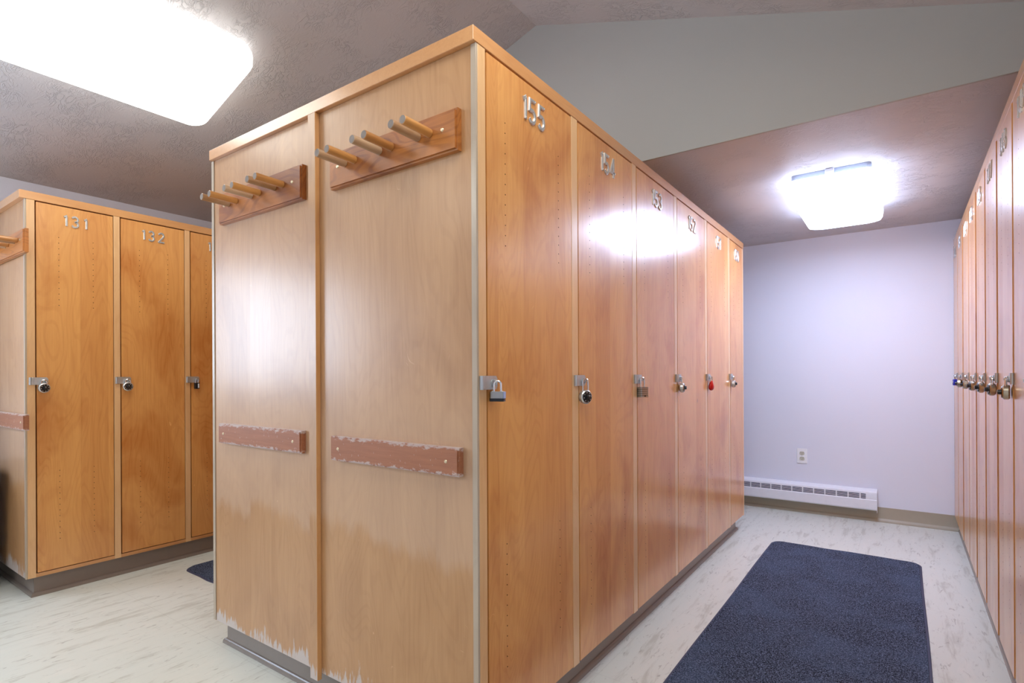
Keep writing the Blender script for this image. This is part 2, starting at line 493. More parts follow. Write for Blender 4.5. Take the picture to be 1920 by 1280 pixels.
# ================================================================= LOCKERS
def grid_front(bm, y0, y1, z0, z1, cols, zs, hr, x=0.0, depth=0.007):
    """door front with drilled vent holes (octagons sunk into the face)"""
    hs = hr * 1.25
    ys = sorted([y0, y1] + [c - hs for c in cols] + [c + hs for c in cols])
    zz = sorted([z0, z1] + [z - hs for z in zs] + [z + hs for z in zs])
    V = {}
    def v(y, z):
        k = (round(y, 6), round(z, 6))
        if k not in V: V[k] = bm.verts.new((x, y, z))
        return V[k]
    for i in range(len(ys) - 1):
        yc = (ys[i] + ys[i + 1]) / 2
        hc = any(abs(yc - c) < 1e-6 for c in cols)
        for j in range(len(zz) - 1):
            zc = (zz[j] + zz[j + 1]) / 2
            q = [v(ys[i], zz[j]), v(ys[i + 1], zz[j]), v(ys[i + 1], zz[j + 1]), v(ys[i], zz[j + 1])]
            if hc and any(abs(zc - c) < 1e-6 for c in zs):
                ring = [bm.verts.new((x, yc + hr * math.cos(a), zc + hr * math.sin(a))) for a in [math.radians(225 + 45 * k) for k in range(8)]]
                deep = [bm.verts.new((x - depth, r.co.y, r.co.z)) for r in ring]
                for k in range(4):
                    a0, a1, a2 = ring[2 * k], ring[2 * k + 1], ring[(2 * k + 2) % 8]
                    bm.faces.new((q[k], q[(k + 1) % 4], a1)); bm.faces.new((q[k], a1, a0)); bm.faces.new((q[(k + 1) % 4], a2, a1))
                for k in range(8):
                    f = bm.faces.new((ring[k], ring[(k + 1) % 8], deep[(k + 1) % 8], deep[k])); f.material_index = 1
                f = bm.faces.new(deep); f.material_index = 1
            else:
                bm.faces.new(q)
    # back and sides
    tx = x - 0.018
    c = [v(y0, z0), v(y1, z0), v(y1, z1), v(y0, z1)]
    bk = [bm.verts.new((tx, p.co.y, p.co.z)) for p in c]
    bm.faces.new(bk)
    def side(keys, b0, b1):
        bm.faces.new([V[k] for k in keys] + [b1, b0])
    r = lambda a: round(a, 6)
    side([(r(y), r(z0)) for y in ys], bk[0], bk[1]); side([(r(y1), r(z)) for z in zz], bk[1], bk[2])
    side([(r(y), r(z1)) for y in ys[::-1]], bk[2], bk[3]); side([(r(y0), r(z)) for z in zz[::-1]], bk[3], bk[0])

# raised digits: stroke centre lines in a 0..1 box (width 0.5)
def arc(cx, cy, rx, ry, a0, a1, n=14):
    return [(cx + rx * math.cos(math.radians(a0 + (a1 - a0) * k / n)), cy + ry * math.sin(math.radians(a0 + (a1 - a0) * k / n))) for k in range(n + 1)]
DIG = {
    '0': ([arc(0.27, 0.5, 0.20, 0.42, 90, 450, 26)[:-1]], True),
    '1': ([[(0.07, 0.79), (0.15, 0.825), (0.215, 0.875), (0.24, 0.81), (0.24, 0.07)]], False),
    '2': ([arc(0.27, 0.70, 0.20, 0.22, 165, -35, 12) + [(0.07, 0.10), (0.09, 0.08), (0.50, 0.08)]], False),
    '3': ([arc(0.25, 0.71, 0.19, 0.21, 155, -75, 12) + [(0.22, 0.50)], arc(0.25, 0.29, 0.21, 0.22, 88, -155, 14)], False),
    '4': ([[(0.52, 0.28), (0.06, 0.28), (0.36, 0.93), (0.38, 0.93), (0.38, 0.05)]], False),
    '5': ([[(0.46, 0.92), (0.12, 0.92), (0.09, 0.52)] + arc(0.26, 0.31, 0.20, 0.24, 125, -150, 16)], False),
    '6': ([[(0.40, 0.93), (0.16, 0.56)] + arc(0.27, 0.30, 0.20, 0.23, 150, 470, 20)], False),
    '7': ([[(0.06, 0.92), (0.48, 0.92), (0.20, 0.06)]], False),
    '8': ([arc(0.27, 0.72, 0.17, 0.20, 270, 630, 20)[:-1], arc(0.27, 0.29, 0.21, 0.23, 90, 450, 20)[:-1]], True),
    '9': ([[(0.14, 0.07), (0.38, 0.44)] + arc(0.27, 0.70, 0.20, 0.23, -30, 290, 20)], False),
}
def ribbon(bm, pts, closed, S, hw, th):
    """flat metal stroke with chamfered edges, in the y-z plane, rising along +x"""
    P = [Vector((p[0] * S, p[1] * S)) for p in pts]
    n = len(P); sect = []
    for i in range(n):
        if closed:
            d0 = (P[i] - P[i - 1]).normalized(); d1 = (P[(i + 1) % n] - P[i]).normalized()
        else:
            d0 = (P[i] - P[max(i - 1, 0)]); d1 = (P[min(i + 1, n - 1)] - P[i])
            if d0.length < 1e-9: d0 = d1
            if d1.length < 1e-9: d1 = d0
            d0, d1 = d0.normalized(), d1.normalized()
        n0, n1 = Vector((-d0.y, d0.x)), Vector((-d1.y, d1.x))
        m = (n0 + n1)
        if m.length < 0.3: m = n1.copy()
        m.normalize(); k = 1 / max(0.45, m.dot(n1))
        pr = [(-hw, 0), (-hw, th * 0.55), (-hw * 0.6, th), (hw * 0.6, th), (hw, th * 0.55), (hw, 0)]
        sect.append([bm.verts.new((h, P[i].x + m.x * o * k, P[i].y + m.y * o * k)) for o, h in pr])
    for i in range(n if closed else n - 1):
        a, b = sect[i], sect[(i + 1) % n]
        for j in range(5):
            bm.faces.new((a[j], a[j + 1], b[j + 1], b[j]))
    if not closed:
        bm.faces.new(sect[0]); bm.faces.new(sect[-1][::-1])
def digit_bm(ch, S):
    def f(bm):
        strokes, closed = DIG[ch]
        for s in strokes: ribbon(bm, s, closed, S, 0.076 * S, 0.0042)
        ends = [strokes[0][len(strokes[0]) // 2 if ch in '08' else 0], strokes[-1][-1]]
        if ch == '1': ends = [(0.24, 0.86), (0.24, 0.13)]
        for e in ends:
            cyl(bm, (0.0035, e[0] * S, e[1] * S), (0.0053, e[0] * S, e[1] * S), 0.0024, 0.0016, 10)
    return f

def hasp(parent, staple_parent, side, yc, z=0.957, length=0.056, proj=0.0):
    """steel hinge hasp from the stile across the gap; yc = staple position"""
    sg = 1 if side > 0 else -1
    def b(bm):
        h = 0.0165
        # plate: knuckle end at -length, rounded end past the staple
        pts = [(-length + 0.006, -h), (0.012, -h), (0.017, -h * 0.55), (0.017, h * 0.55), (0.012, h), (-length + 0.006, h)]
        prism(bm, [(p[0] * sg, p[1]) for p in pts], 'x', 0.0035, 0.0058)
        box(bm, 0, 0.0035, *sorted((sg * (-length), sg * (-length + 0.02))), -h, h)
        cyl(bm, (0.0055, sg * (-length + 0.003), -h), (0.0055, sg * (-length + 0.003), h), 0.0052, seg=14)
        box(bm, 0.0035, 0.0085, *sorted((sg * (-length + 0.003), sg * (-length + 0.014))), -h * 0.96, h * 0.96, 0.001)
    part('hasp', (side, round(length, 3)), b, 'steel', parent, (0, yc, z))
    def s(bm):
        cyl(bm, (0, 0, 0), (0.0075, 0, 0), 0.0095, seg=18)
        pts = [(0.004, 0, -0.006)] + [(0.010 + 0.006 * math.sin(a), 0, -0.006 * math.cos(a)) for a in [math.radians(q) for q in range(0, 181, 20)]] + [(0.004, 0, 0.006)]
        tube(bm, pts, 0.0021, 8)
    part('staple', (0,), s, 'steel', staple_parent, (0, yc, z - 0.001))

def locker(loc, rotz, w, num, label, D, side=1, lead=None, tail=0.0, rail=0.0, end_panel=None, holes=True, group=None, door_w=None, numS=0.070):
    """front plane local x=0 facing +x, width w along +y; `side`=+1 puts stile and hasp at the viewer's left"""
    lead = 0.042 if lead is None else lead
    root = thing('locker', label, 'locker', (loc[0], loc[1], 0), rotz, group)
    proud = 0.0 if side > 0 else random.choice((0.0022, 0.003, 0.0036))
    my = (lambda y: y) if side > 0 else (lambda y: w - y)
    def cb(bm):
        box(bm, -D, -0.020, 0.0008, w - 0.0008, B, CAPB - 0.001)
    part('carcass', (w, D), cb, 'carcass', root)
    def sb(bm):
        a, b = sorted((my(0.0), my(lead - 0.0048)))
        box(bm, -0.0198, 0, a + 0.0001, b, B, CAPB, 0.0006)
    part('stile', (w, lead, side), sb, 'stile', root)
    if tail:
        def tb(bm):
            a, b = sorted((my(w - tail + 0.0048), my(w)))
            box(bm, -0.0198, 0, a, b - 0.0001, B, CAPB, 0.0006)
        part('stile', ('tail', w, tail, side), tb, 'stile', root)
    if rail:
        def rb(bm):
            a, b = sorted((my(lead - 0.0048), my(w - tail)))
            box(bm, -0.0198, -0.0002, a, b, B, B + rail, 0.0006)
        part('bottom_rail', (w, lead, side, rail), rb, 'cap', root)
    a, b = sorted((my(lead), my(w - tail - (0.003 if not tail else 0.0))))
    dz0, dz1 = B + rail + 0.004, CAPB - 0.005
    dc = (a + b) / 2
    def db(bm):
        if holes:
            hw = 0.131 if w > 0.40 else 0.065
            if (b - a) < 0.27: hw = 0.065
            zs = [1.608 - 0.0257 * k for k in range(13)] + [0.551 - 0.0257 * k for k in range(13)]
            grid_front(bm, a, b, dz0, dz1, [dc - hw, dc + hw], zs, 0.0017)
        else:
            box(bm, -0.018, 0, a, b, dz0, dz1)
    door = part('door', (w, lead, tail, side, rail), db, ['door', 'dark'], root, (proud, 0, 0))
    if num:
        # digits centred on the door
        wid = {'1': 0.36}
        adv = [wid.get(c, 0.60) * numS + (0.004 if numS > 0.065 else 0.011) for c in num]
        y = dc - sum(adv) / 2 + 0.004
        for c, ad in zip(num, adv):
            part('number_digit', (c, numS), digit_bm(c, numS), 'nickel', door, (0.0, y, 1.718 - numS))
            y += ad
    so, hl = (0.014, 0.047) if w > 0.40 or D == DEP - 0.002 else (0.022, 0.048)
    st = my(lead + so)
    hasp(root, door, side, st, length=hl)
    if end_panel:
        end_panel(root)
    return root, st

# ---- padlocks: origin where the shackle hangs on the staple, dial faces +x
def shackle(bm, wd, ht, r, z0=0.0, x=0.0, mi=0):
    pts = [(x, -wd / 2, -ht)]
    for k in range(0, 11):
        a = math.radians(180 - 18 * k)
        pts.append((x, wd / 2 * math.cos(a), z0 - wd / 2 + wd / 2 * math.sin(a) + 0.002))
    pts.append((x, wd / 2, -ht))
    tube(bm, pts, r, 10, mi)
def place_lock(kind, x, y, z, rotz, label, group=None, drop=None, scale=1.0):
    root = thing('padlock', label, 'padlock', (x, y, z), rotz, group)
    root.scale = (scale,) * 3
    if kind in ('dial', 'dial_brass'):
        dr = 0.026 if drop is None else drop
        part('shackle', ('dial', dr), lambda bm: shackle(bm, 0.021, dr + 0.004, 0.0030), 'chrome', root)
        cm = 'nickel' if kind == 'dial' else 'brass'
        body = part('case', (kind, dr), lambda bm: cyl(bm, (-0.009, 0, -dr - 0.019), (0.008, 0, -dr - 0.019), 0.0215, seg=32, bev=0.003), cm, root)
        def dd(bm):
            zc = -dr - 0.019
            cyl(bm, (0.008, 0, zc), (0.0100, 0, zc), 0.0175, 0.0165, 32)
            for k in range(8):
                a = math.radians(45 * k + 10)
                cyl(bm, (0.0099, 0.0138 * math.cos(a), zc + 0.0138 * math.sin(a)), (0.0103, 0.0138 * math.cos(a), zc + 0.0138 * math.sin(a)), 0.0013, seg=8, mi=1)
        part('dial', (dr,), dd, ['black', 'white'], root)
        def kk(bm):
            zc = -dr - 0.019
            cyl(bm, (0.010, 0, zc), (0.019, 0, zc), 0.0078, 0.0070, 18, bev=0.001)
            box(bm, 0.0188, 0.0196, -0.0006, 0.0006, zc + 0.001, zc + 0.0062, mi=1)
        part('knob', (dr,), kk, ['black', 'white'], root)
    elif kind == 'laminated':
        part('shackle', ('lam',), lambda bm: shackle(bm, 0.020, 0.030, 0.0031), 'chrome', root)
        def bd(bm):
            prism(bm, rrect(-0.010, 0.010, -0.0185, 0.0185, 0.003, 3), 'z', -0.0455, -0.0265)
            for k in range(4):
                z = -0.0445 + k * 0.0045
                prism(bm, rrect(-0.0106, 0.0106, -0.0191, 0.0191, 0.003, 3), 'z', z, z + 0.0034)
            for yy in (-0.0145, 0.0145):
                cyl(bm, (0, yy, -0.0265), (0, yy, -0.0250), 0.003, 0.002, 10)
        part('case', ('lam',), bd, 'laminate', root)
        part('bumper_band', ('lam',), lambda bm: prism(bm, rrect(-0.0118, 0.0118, -0.0200, 0.0200, 0.003, 3), 'z', -0.0535, -0.0450), 'black', root)
        sidep = part('side_cover', ('lam',), lambda bm: box(bm, -0.0100, 0.0100, 0.0190, 0.0208, -0.0450, -0.0268, 0.0006), 'paleblue', root)
        sidep['label'] = 'pale blue side cover'
    elif kind == 'wheels':
        part('shackle', ('wh',), lambda bm: shackle(bm, 0.020, 0.034, 0.0032), 'chrome', root)
        def bd(bm):
            for k in range(5):
                z = -0.0700 + k * 0.0076
                prism(bm, rrect(-0.0125, 0.0125, -0.020, 0.020, 0.003, 3), 'z', z, z + 0.0062)
            prism(bm, rrect(-0.0112, 0.0112, -0.0187, 0.0187, 0.003, 3), 'z', -0.0690, -0.0325, mi=1)
            box(bm, 0.0120, 0.0132, -0.004, 0.004, -0.0680, -0.0640, mi=1)
        part('case', ('wh',), bd, ['laminate', 'black'], root)
    elif kind == 'red':
        part('shackle', ('red',), lambda bm: shackle(bm, 0.018, 0.026, 0.0026), 'chrome', root)
        def bd(bm):
            prof = [(0.002, -0.018), (0.009, -0.021), (0.013, -0.030), (0.019, -0.042), (0.0215, -0.052), (0.018, -0.062), (0.010, -0.068), (0.001, -0.070)]
            rings = []
            for r, z in prof:
                rings.append([bm.verts.new((r * 0.55 * math.cos(2 * PI * k / 20), r * math.sin(2 * PI * k / 20), z)) for k in range(20)])
            for a, b in zip(rings, rings[1:]):
                for k in range(20):
                    bm.faces.new((a[k], a[(k + 1) % 20], b[(k + 1) % 20], b[k])).smooth = True
            bm.faces.new(rings[0]); bm.faces.new(rings[-1][::-1])
        part('case', ('red',), bd, 'red', root)
    elif kind == 'black_combo':
        part('shackle', ('bc',), lambda bm: shackle(bm, 0.014, 0.022, 0.0026), 'chrome', root)
        part('case', ('bc',), lambda bm: box(bm, -0.0075, 0.0075, -0.0115, 0.0115, -0.052, -0.020, 0.0015), 'black', root)
        def nw(bm):
            for k in range(4):
                cyl(bm, (0.0045, 0.001, -0.0275 - k * 0.0058), (0.0045, 0.008, -0.0275 - k * 0.0058), 0.0042, seg=14)
        wp = part('number_wheel', ('bc',), nw, 'white', root)
    elif kind == 'blue':
        part('shackle', ('bl',), lambda bm: shackle(bm, 0.020, 0.024, 0.0028), 'chrome', root)
        part('case', ('bl',), lambda bm: box(bm, -0.009, 0.009, -0.017, 0.017, -0.058, -0.022, 0.003, seg=2), 'blue', root)
        part('dial', ('bl',), lambda bm: cyl(bm, (0.009, 0, -0.040), (0.0115, 0, -0.040), 0.0095, seg=20), 'nickel', root)
    return root

# ---- end panels, racks, bumpers
def panel_mesh(bm, x0, x1, y0=0.003, y1=0.018):
    box(bm, x0, x1, y0, y1, B, CAPB - 0.0005)

P0, ST = 0.457, 0.0
DEP = W / 2
# central double bank, right-hand row: 155 (near) .. 150 (far)
widths = []
for i in range(6):
    d0 = 0.0334 + i * P0
    d1 = d0 + 0.412
    if i == 0:
        widths.append((0.0, d1 + 0.003, d0))
    elif i < 5:
        widths.append((d0 - 0.042, d1 + 0.003, 0.042))
    else:
        widths.append((d0 - 0.042, LEN, 0.042))
def main_end(root):
    b = bmesh.new(); box(b, -DEP + 0.0, -0.0165, -0.004, 0.0, B, CAPB - 0.0005)
    p = obj('end_panel', b, 'panel', root); p['label'] = 'pale worn maple end panel with scratches'
    b = bmesh.new(); box(b, -0.0160, -0.0003, -0.007, -0.0002, B, CAPB - 0.0005, 0.0006)
    obj('edge_strip', b, 'edge', root)
numbers = ['155', '154', '153', '152', '151', '150']
lockinfo = {}
descr = {
    '155': 'honey maple locker number 155 at the near corner of the middle bank',
    '154': 'honey maple locker number 154, second from the near corner, middle bank',
    '153': 'maple locker number 153 in the middle bank with a bright lamp glare',
    '152': 'maple locker number 152 between 153 and 151 in the middle bank',
    '151': 'maple locker number 151 with the red padlock, middle bank',
    '150': 'narrow maple locker number 150 at the far end of the middle bank'}
for i, n in enumerate(numbers):
    a, b, lead = widths[i]
    r, st = locker((0, a), 0, b - a, n, descr[n], DEP - 0.002, 1, lead, tail=0.030 if i == 5 else 0.0, rail=0.0,
                   end_panel=main_end if i == 0 else None, group='lockers of the middle bank')
    lockinfo[n] = (0.0, a + st)

# back row of the double bank (only its end shows)
def back_bank():
    root = thing('locker_cabinet', 'left half of the middle bank, its pale worn end panel under the left peg rack', 'locker cabinet', (-W, 0, 0))
    bm = bmesh.new(); box(bm, 0.020, DEP - 0.001, 0.0005, LEN - 0.0005, B, CAPB - 0.001); obj('carcass', bm, 'carcass', root)
    bm = bmesh.new(); box(bm, 0.0165, DEP - 0.001, -0.004, 0.0, B, CAPB - 0.0005)
    p = obj('end_panel', bm, 'panel', root); p['label'] = 'pale worn end panel rubbed to bare wood along the bottom'
    bm = bmesh.new(); box(bm, 0.0003, 0.0160, -0.007, -0.0002, B, CAPB - 0.0005, 0.0006); obj('edge_strip', bm, 'edge', root)
    bm = bmesh.new(); box(bm, DEP - 0.017, DEP + 0.018, -0.0195, -0.0042, B - 0.018, CAPB - 0.0005, 0.0006)
    bmesh.ops.recalc_face_normals(bm, faces=bm.faces[:])
    for f in bm.faces:
        f.normal_update()
        if f.normal.y < -0.9: f.material_index = 1
    obj('seam_batten', bm, ['batten', 'panel'], root)
    y = 0.0
    for i in range(6):
        a, b, lead = widths[i]
        def sb(bm, a=a, lead=lead): box(bm, 0.0, 0.0198, a + 0.0001, a + lead - 0.0048, B, CAPB, 0.0006)
        bm = bmesh.new(); sb(bm); obj('stile', bm, 'stile', root)
        bm = bmesh.new(); box(bm, 0.0, 0.018, a + lead, b - 0.003 - (0.03 if i == 5 else 0), B + 0.004, CAPB - 0.005); obj('door', bm, 'door', root)
    bm = bmesh.new(); box(bm, 0.0, 0.0198, LEN - 0.030, LEN, B, CAPB, 0.0006); obj('stile', bm, 'stile', root)
back_bank()

def cap(x0, x1, y0, y1, label, mat='cap'):
    bm = bmesh.new()
    box(bm, x0, x1, y0, y1, CAPB + 0.0002, H, 0.0012)
    # mitred front lip reads as one board; a thin nosing shadow line under it
    return tag(obj('capping_board', bm, mat), label, 'capping board')
cap(-W + 0.006, 0.0012, -0.018, LEN + 0.006, 'long maple top board running over the middle locker bank')

def plinth(x0, x1, y0, y1, label, sides):
    root = thing('locker_plinth', label, 'plinth', (0, 0, 0))
    bm = bmesh.new(); box(bm, x0, x1, y0, y1, 0.0, B - 0.0002)
    obj('kick_board', bm, 'kick', root)
    for (a, b, n) in sides:
        a, b, n = Vector(a), Vector(b), Vector(n)
        bm = bmesh.new()
        prof = [(0.0002, 0.088), (0.003, 0.088), (0.003, 0.021), (0.0045, 0.0175), (0.010, 0.0155), (0.014, 0.010), (0.015, 0.003), (0.015, 0.0), (0.0002, 0.0)]
        va = [bm.verts.new(a + n * p + Vector((0, 0, z)) - (b - a).normalized() * max(0, p - 0.0002)) for p, z in prof]
        vb = [bm.verts.new(b + n * p + Vector((0, 0, z)) + (b - a).normalized() * max(0, p - 0.0002)) for p, z in prof]
        bm.faces.new(va); bm.faces.new(vb[::-1])
        for i in range(len(prof)):
            j = (i + 1) % len(prof)
            bm.faces.new((va[j], va[i], vb[i], vb[j]))
        obj('cove_strip', bm, 'kick', root)
plinth(-W + 0.032, -0.045, 0.032, LEN - 0.05, 'grey-brown rubber kick plinth under the middle locker bank',
       [((-W + 0.032, 0.032, 0), (-0.045, 0.032, 0), (0, -1, 0)), ((-0.045, 0.032, 0), (-0.045, LEN - 0.05, 0), (1, 0, 0)), ((-W + 0.032, 0.032, 0), (-W + 0.032, LEN - 0.05, 0), (-1, 0, 0))])

# left bank: 131 (near) ..
PL = 0.3241
def left_end(root):
    b = bmesh.new(); box(b, -0.645, -0.014, -0.004, 0.0, B, CAPB - 0.0005)
    p = obj('end_panel', b, 'panel', root); p['label'] = 'grey-lit worn maple end panel'
    b = bmesh.new(); box(b, -0.0135, -0.0003, -0.007, -0.0002, B, CAPB - 0.0005, 0.0006)
    obj('edge_strip', b, 'edge', root)
ldesc = {'131': 'maple locker number 131 at the near corner of the left bank', '132': 'maple locker number 132, second in the left bank',
         '133': 'maple locker half hidden behind the middle bank, left of nothing but 132'}
ldesc['133'] = 'maple locker 133 in the left bank, partly hidden by the middle bank'
for i in range(5):
    d0 = 0.0334 + i * PL
    d1 = d0 + PL - 0.034
    a = 0.0 if i == 0 else d0 - 0.031
    lead = 0.0334 if i == 0 else 0.031
    b = d1 + 0.003
    n = str(131 + i)
    r, st = locker((XL, YL + a), 0, b - a, n if i < 3 else '', ldesc.get(n, 'maple locker further along the left bank, behind the middle bank'), 0.645, 1, lead,
                   tail=0.0, rail=0.016, end_panel=left_end if i == 0 else None, group='lockers of the left bank', numS=0.056)
    lockinfo[n] = (XL, YL + a + st)
    Lend = YL + b
cap(XW + 0.004, XL + 0.0012, YL - 0.024, Lend + 0.004, 'maple top board of the left locker bank by the wall')
plinth(XW + 0.004, XL - 0.032, YL + 0.030, Lend - 0.03, 'dark rubber kick plinth under the left locker bank',
       [((XW + 0.02, YL + 0.030, 0), (XL - 0.032, YL + 0.030, 0), (0, -1, 0)), ((XL - 0.032, YL + 0.030, 0), (XL - 0.032, Lend - 0.03, 0), (1, 0, 0))])

# right bank: 149 (near) .. 142 (far), fronts face -x
PR = 0.3195
def right_end(root):
    b = bmesh.new(); box(b, -0.575, -0.0005, PR + 0.0002, PR + 0.0042, B, CAPB - 0.0005)
    obj('end_panel', b, 'panel', root)
rn = ['142', '143', '144', '145', '146', '147', '148', '149']
for i, n in enumerate(rn):
    y_hi = 3.322 - i * PR          # local y=0 sits at world y_hi
    lab = {'142': 'farthest locker of the right bank, number 142, with the blue padlock',
           '149': 'nearest locker of the right bank, number 149, cut by the frame'}.get(n, 'locker number %s in the right-hand bank' % n)
    r, st = locker((XR, y_hi), PI, PR, n, lab, 0.575, -1, 0.031, tail=0.0, rail=0.0, end_panel=right_end if n == '149' else None, group='lockers of the right bank', numS=0.062)
    lockinfo[n] = (XR, y_hi - st)
Rend = 3.322 - 8 * PR
cap(XR - 0.0012, XE - 0.004, Rend - 0.024, 3.322, 'maple top board of the right-hand locker bank')
plinth(XR + 0.030, XE - 0.006, Rend + 0.03, 3.30, 'kick plinth under the right-hand locker bank',
       [((XR + 0.030, Rend + 0.03, 0), (XR + 0.030, 3.30, 0), (-1, 0, 0))])

# padlocks
ZL = 0.9555
def lk(num, kind, rot, label, drop=None, sc=1.0, dx=0.0145, z=ZL):
    x, y = lockinfo[num]
    s = -1 if num in rn else 1
    place_lock(kind, x + s * dx, y, z + 0.0035, (PI if s < 0 else 0) + math.radians(rot), label, None, drop, sc)
lk('155', 'laminated', -70, 'laminated steel padlock with black band on locker 155', dx=0.0185, sc=0.88)
lk('154', 'dial', -22, 'round combination padlock with black dial hanging low on locker 154', 0.034)
lk('153', 'wheels', -20, 'square ridged grey padlock on locker 153')
lk('152', 'dial', 12, 'round combination padlock with black knob on locker 152', 0.026)
lk('151', 'red', -10, 'red teardrop-shaped padlock on locker 151')
lk('150', 'dial', 8, 'small round combination padlock on the far locker 150', 0.024)
lk('131', 'dial', 4, 'round black-dialled padlock on the corner locker of the left bank', 0.014)
lk('132', 'dial', -4, 'round black-dialled padlock midway along the left bank, on the second door', 0.014)
lk('133', 'black_combo', 6, 'small black padlock with number wheels on locker 133')
place = {'148': 'nearest and largest of the brassy round padlocks on the right bank', '147': 'second nearest brassy round padlock on the right bank',
         '146': 'third nearest brassy round padlock, on the right bank', '145': 'brassy round padlock on the right bank, fourth from the camera',
         '144': 'brassy round padlock on the right bank, two places before the blue one', '143': 'small brassy round padlock just before the blue one, right bank'}
for n in rn[1:7]:
    lk(n, 'dial_brass', random.uniform(-14, 14), place[n], 0.022)
lk('142', 'blue', 5, 'blue padlock on the far right-bank locker 142')

# peg racks and bumper rails
def rack(x0, x1, y, z0, z1, label, pegs):
    root = thing('peg_rack', label, 'peg rack', ((x0 + x1) / 2, y, (z0 + z1) / 2))
    hw, hh = (x1 - x0) / 2, (z1 - z0) / 2
    bm = bmesh.new(); box(bm, -hw, hw, -0.019, 0, -hh, hh, 0.0)
    es = [e for e in bm.edges if all(v.co.y < -0.01 for v in e.verts)]
    bmesh.ops.bevel(bm, geom=es, offset=0.005, segments=2, affect='EDGES')
    obj('back_board', bm, 'rack', root)
    for k, px in enumerate(pegs):
        worn = k % 2 == 0
        bm = bmesh.new()
        cyl(bm, (0, 0, 0), (0, -0.091, 0.001), 0.0110, seg=24, mi=0, cap_mi=1, bev=0.0012)
        o = obj('peg', bm, ['peg_worn' if worn else 'peg', 'peg_end'], root, (px - (x0 + x1) / 2, -0.019, 0.008))
        if worn: o['label'] = 'peg with its varnish rubbed off'
    for sx in (-hw + 0.040, hw - 0.045):
        bm = bmesh.new()
        cyl(bm, (0, -0.0188, 0), (0, -0.0215, 0), 0.0052, 0.0036, 14)
        obj('screw', bm, 'screw', root, (sx, 0, 0.006))
pr = [-0.459, -0.417, -0.315, -0.270, -0.173, -0.133]
PY = -0.0042
rack(-0.532, -0.047, PY, 1.511, 1.612, 'wooden peg rack on the right end panel, nearest the corner', pr)
rack(-1.160, -0.668, PY, 1.511, 1.617, 'wooden peg rack on the left end panel of the middle bank', [-1.088, -1.038, -0.943, -0.896, -0.807, -0.763])
rack(-2.733, -2.247, YL + PY - 0.003, 1.511, 1.613, 'wooden peg rack on the left bank end, cut by the frame', [v - 2.196 for v in pr])

def bumper(x0, x1, y, z0, z1, label):
    root = thing('bumper_rail', label, 'bumper rail', ((x0 + x1) / 2, y, (z0 + z1) / 2))
    hw, hh = (x1 - x0) / 2, (z1 - z0) / 2
    bm = bmesh.new(); box(bm, -hw, hw, -0.019, 0, -hh, hh, 0.0)
    es = [e for e in bm.edges if all(v.co.y < -0.01 for v in e.verts)]
    bmesh.ops.bevel(bm, geom=es, offset=0.004, segments=2, affect='EDGES')
    obj('rail', bm, 'bumper', root)
    for sx in (-hw + 0.035, hw - 0.040):
        bm = bmesh.new(); cyl(bm, (0, -0.0188, 0), (0, -0.0210, 0), 0.0048, 0.0034, 14)
        obj('screw', bm, 'screw', root, (sx, 0, 0))
bumper(-0.532, -0.046, PY, 0.733, 0.802, 'scuffed wooden bumper rail on the right end panel, nearest the corner')
bumper(-1.168, -0.677, PY, 0.739, 0.808, 'scuffed wooden bumper rail on the left end panel of the middle bank')
bumper(-2.74, -2.252, YL + PY - 0.003, 0.745, 0.814, 'wooden bumper rail on the left bank end, cut by the frame')

# ================================================================= CEILING FIXTURES
def fixture(label, half_w, half_l, depth, mat, origin, tilt, notch=True):
    root = thing('ceiling_light', label, 'ceiling light', origin)
    root.rotation_euler = (0, tilt, 0)
    bm = bmesh.new(); prism(bm, rrect(-half_w * 0.86, half_w * 0.86, -half_l * 0.95, half_l * 0.95, 0.02), 'z', -0.045, -0.0015)
    obj('housing', bm, 'housing', root)
    bm = bmesh.new()
    prof = [(1.0, -0.030, 0), (1.0, -0.045, 0), (0.985, -depth * 0.80, 0.004), (0.93, -depth * 0.95, 0.011), (0.82, -depth, 0.026)]
    rings = []
    rad = 0.07
    for s, z, ins in prof:
        rings.append([bm.verts.new((x, y, z)) for x, y in rrect(-half_w + ins, half_w - ins, -half_l + ins, half_l - ins, max(0.02, rad - ins * 0.3), 8)])
    for q, (a, b) in enumerate(zip(rings, rings[1:])):
        n = len(a)
        for k in range(n):
            f = bm.faces.new((a[k], a[(k + 1) % n], b[(k + 1) % n], b[k])); f.smooth = True
            f.material_index = 1 if q < 2 else 0
    bm.faces.new(rings[0]).material_index = 1
    bm.faces.new(rings[-1][::-1])
    obj('diffuser', bm, [mat, mat + '_lip'], root)
    for sy in (-1, 1):
        bm = bmesh.new(); box(bm, -0.018, 0.018, -0.006, 0.006, -0.040, -0.002, 0.002)
        obj('latch', bm, 'heater', root, (0, sy * (half_l * 0.95 + 0.008), 0))
tilt = -math.atan(SL)
def on_left_slope(x, y): return (x, y, RZ + SL * (x - RX))
LXC = -1.775
fixture('large lit rectangular ceiling light on the left slope, cut by the frame', 0.279, 0.61, 0.092, 'lamp_warm', on_left_slope(LXC - 0.03, -0.268), tilt)
fixture('lit ceiling light on the flat ceiling above the far aisle end', 0.188, 0.425, 0.092, 'lamp_cool', (0.543, 2.305, ZA), 0.0)
fixture('unseen ceiling light added on the left slope behind the camera to brighten the room', 0.27, 0.61, 0.10, 'lamp_warm', on_left_slope(LXC - 0.03, -2.3), tilt)  # added lamp out of view, lifts the overall room brightness
def on_right_slope(x, y): return (x, y, RZ - SR * (x - RX))
fixture('unseen ceiling light added on the right slope above the camera for the aisle doors', 0.27, 0.61, 0.10, 'lamp_warm', on_right_slope(0.42, -0.268), math.atan(SR))  # added out of view so the aisle-facing doors get more light

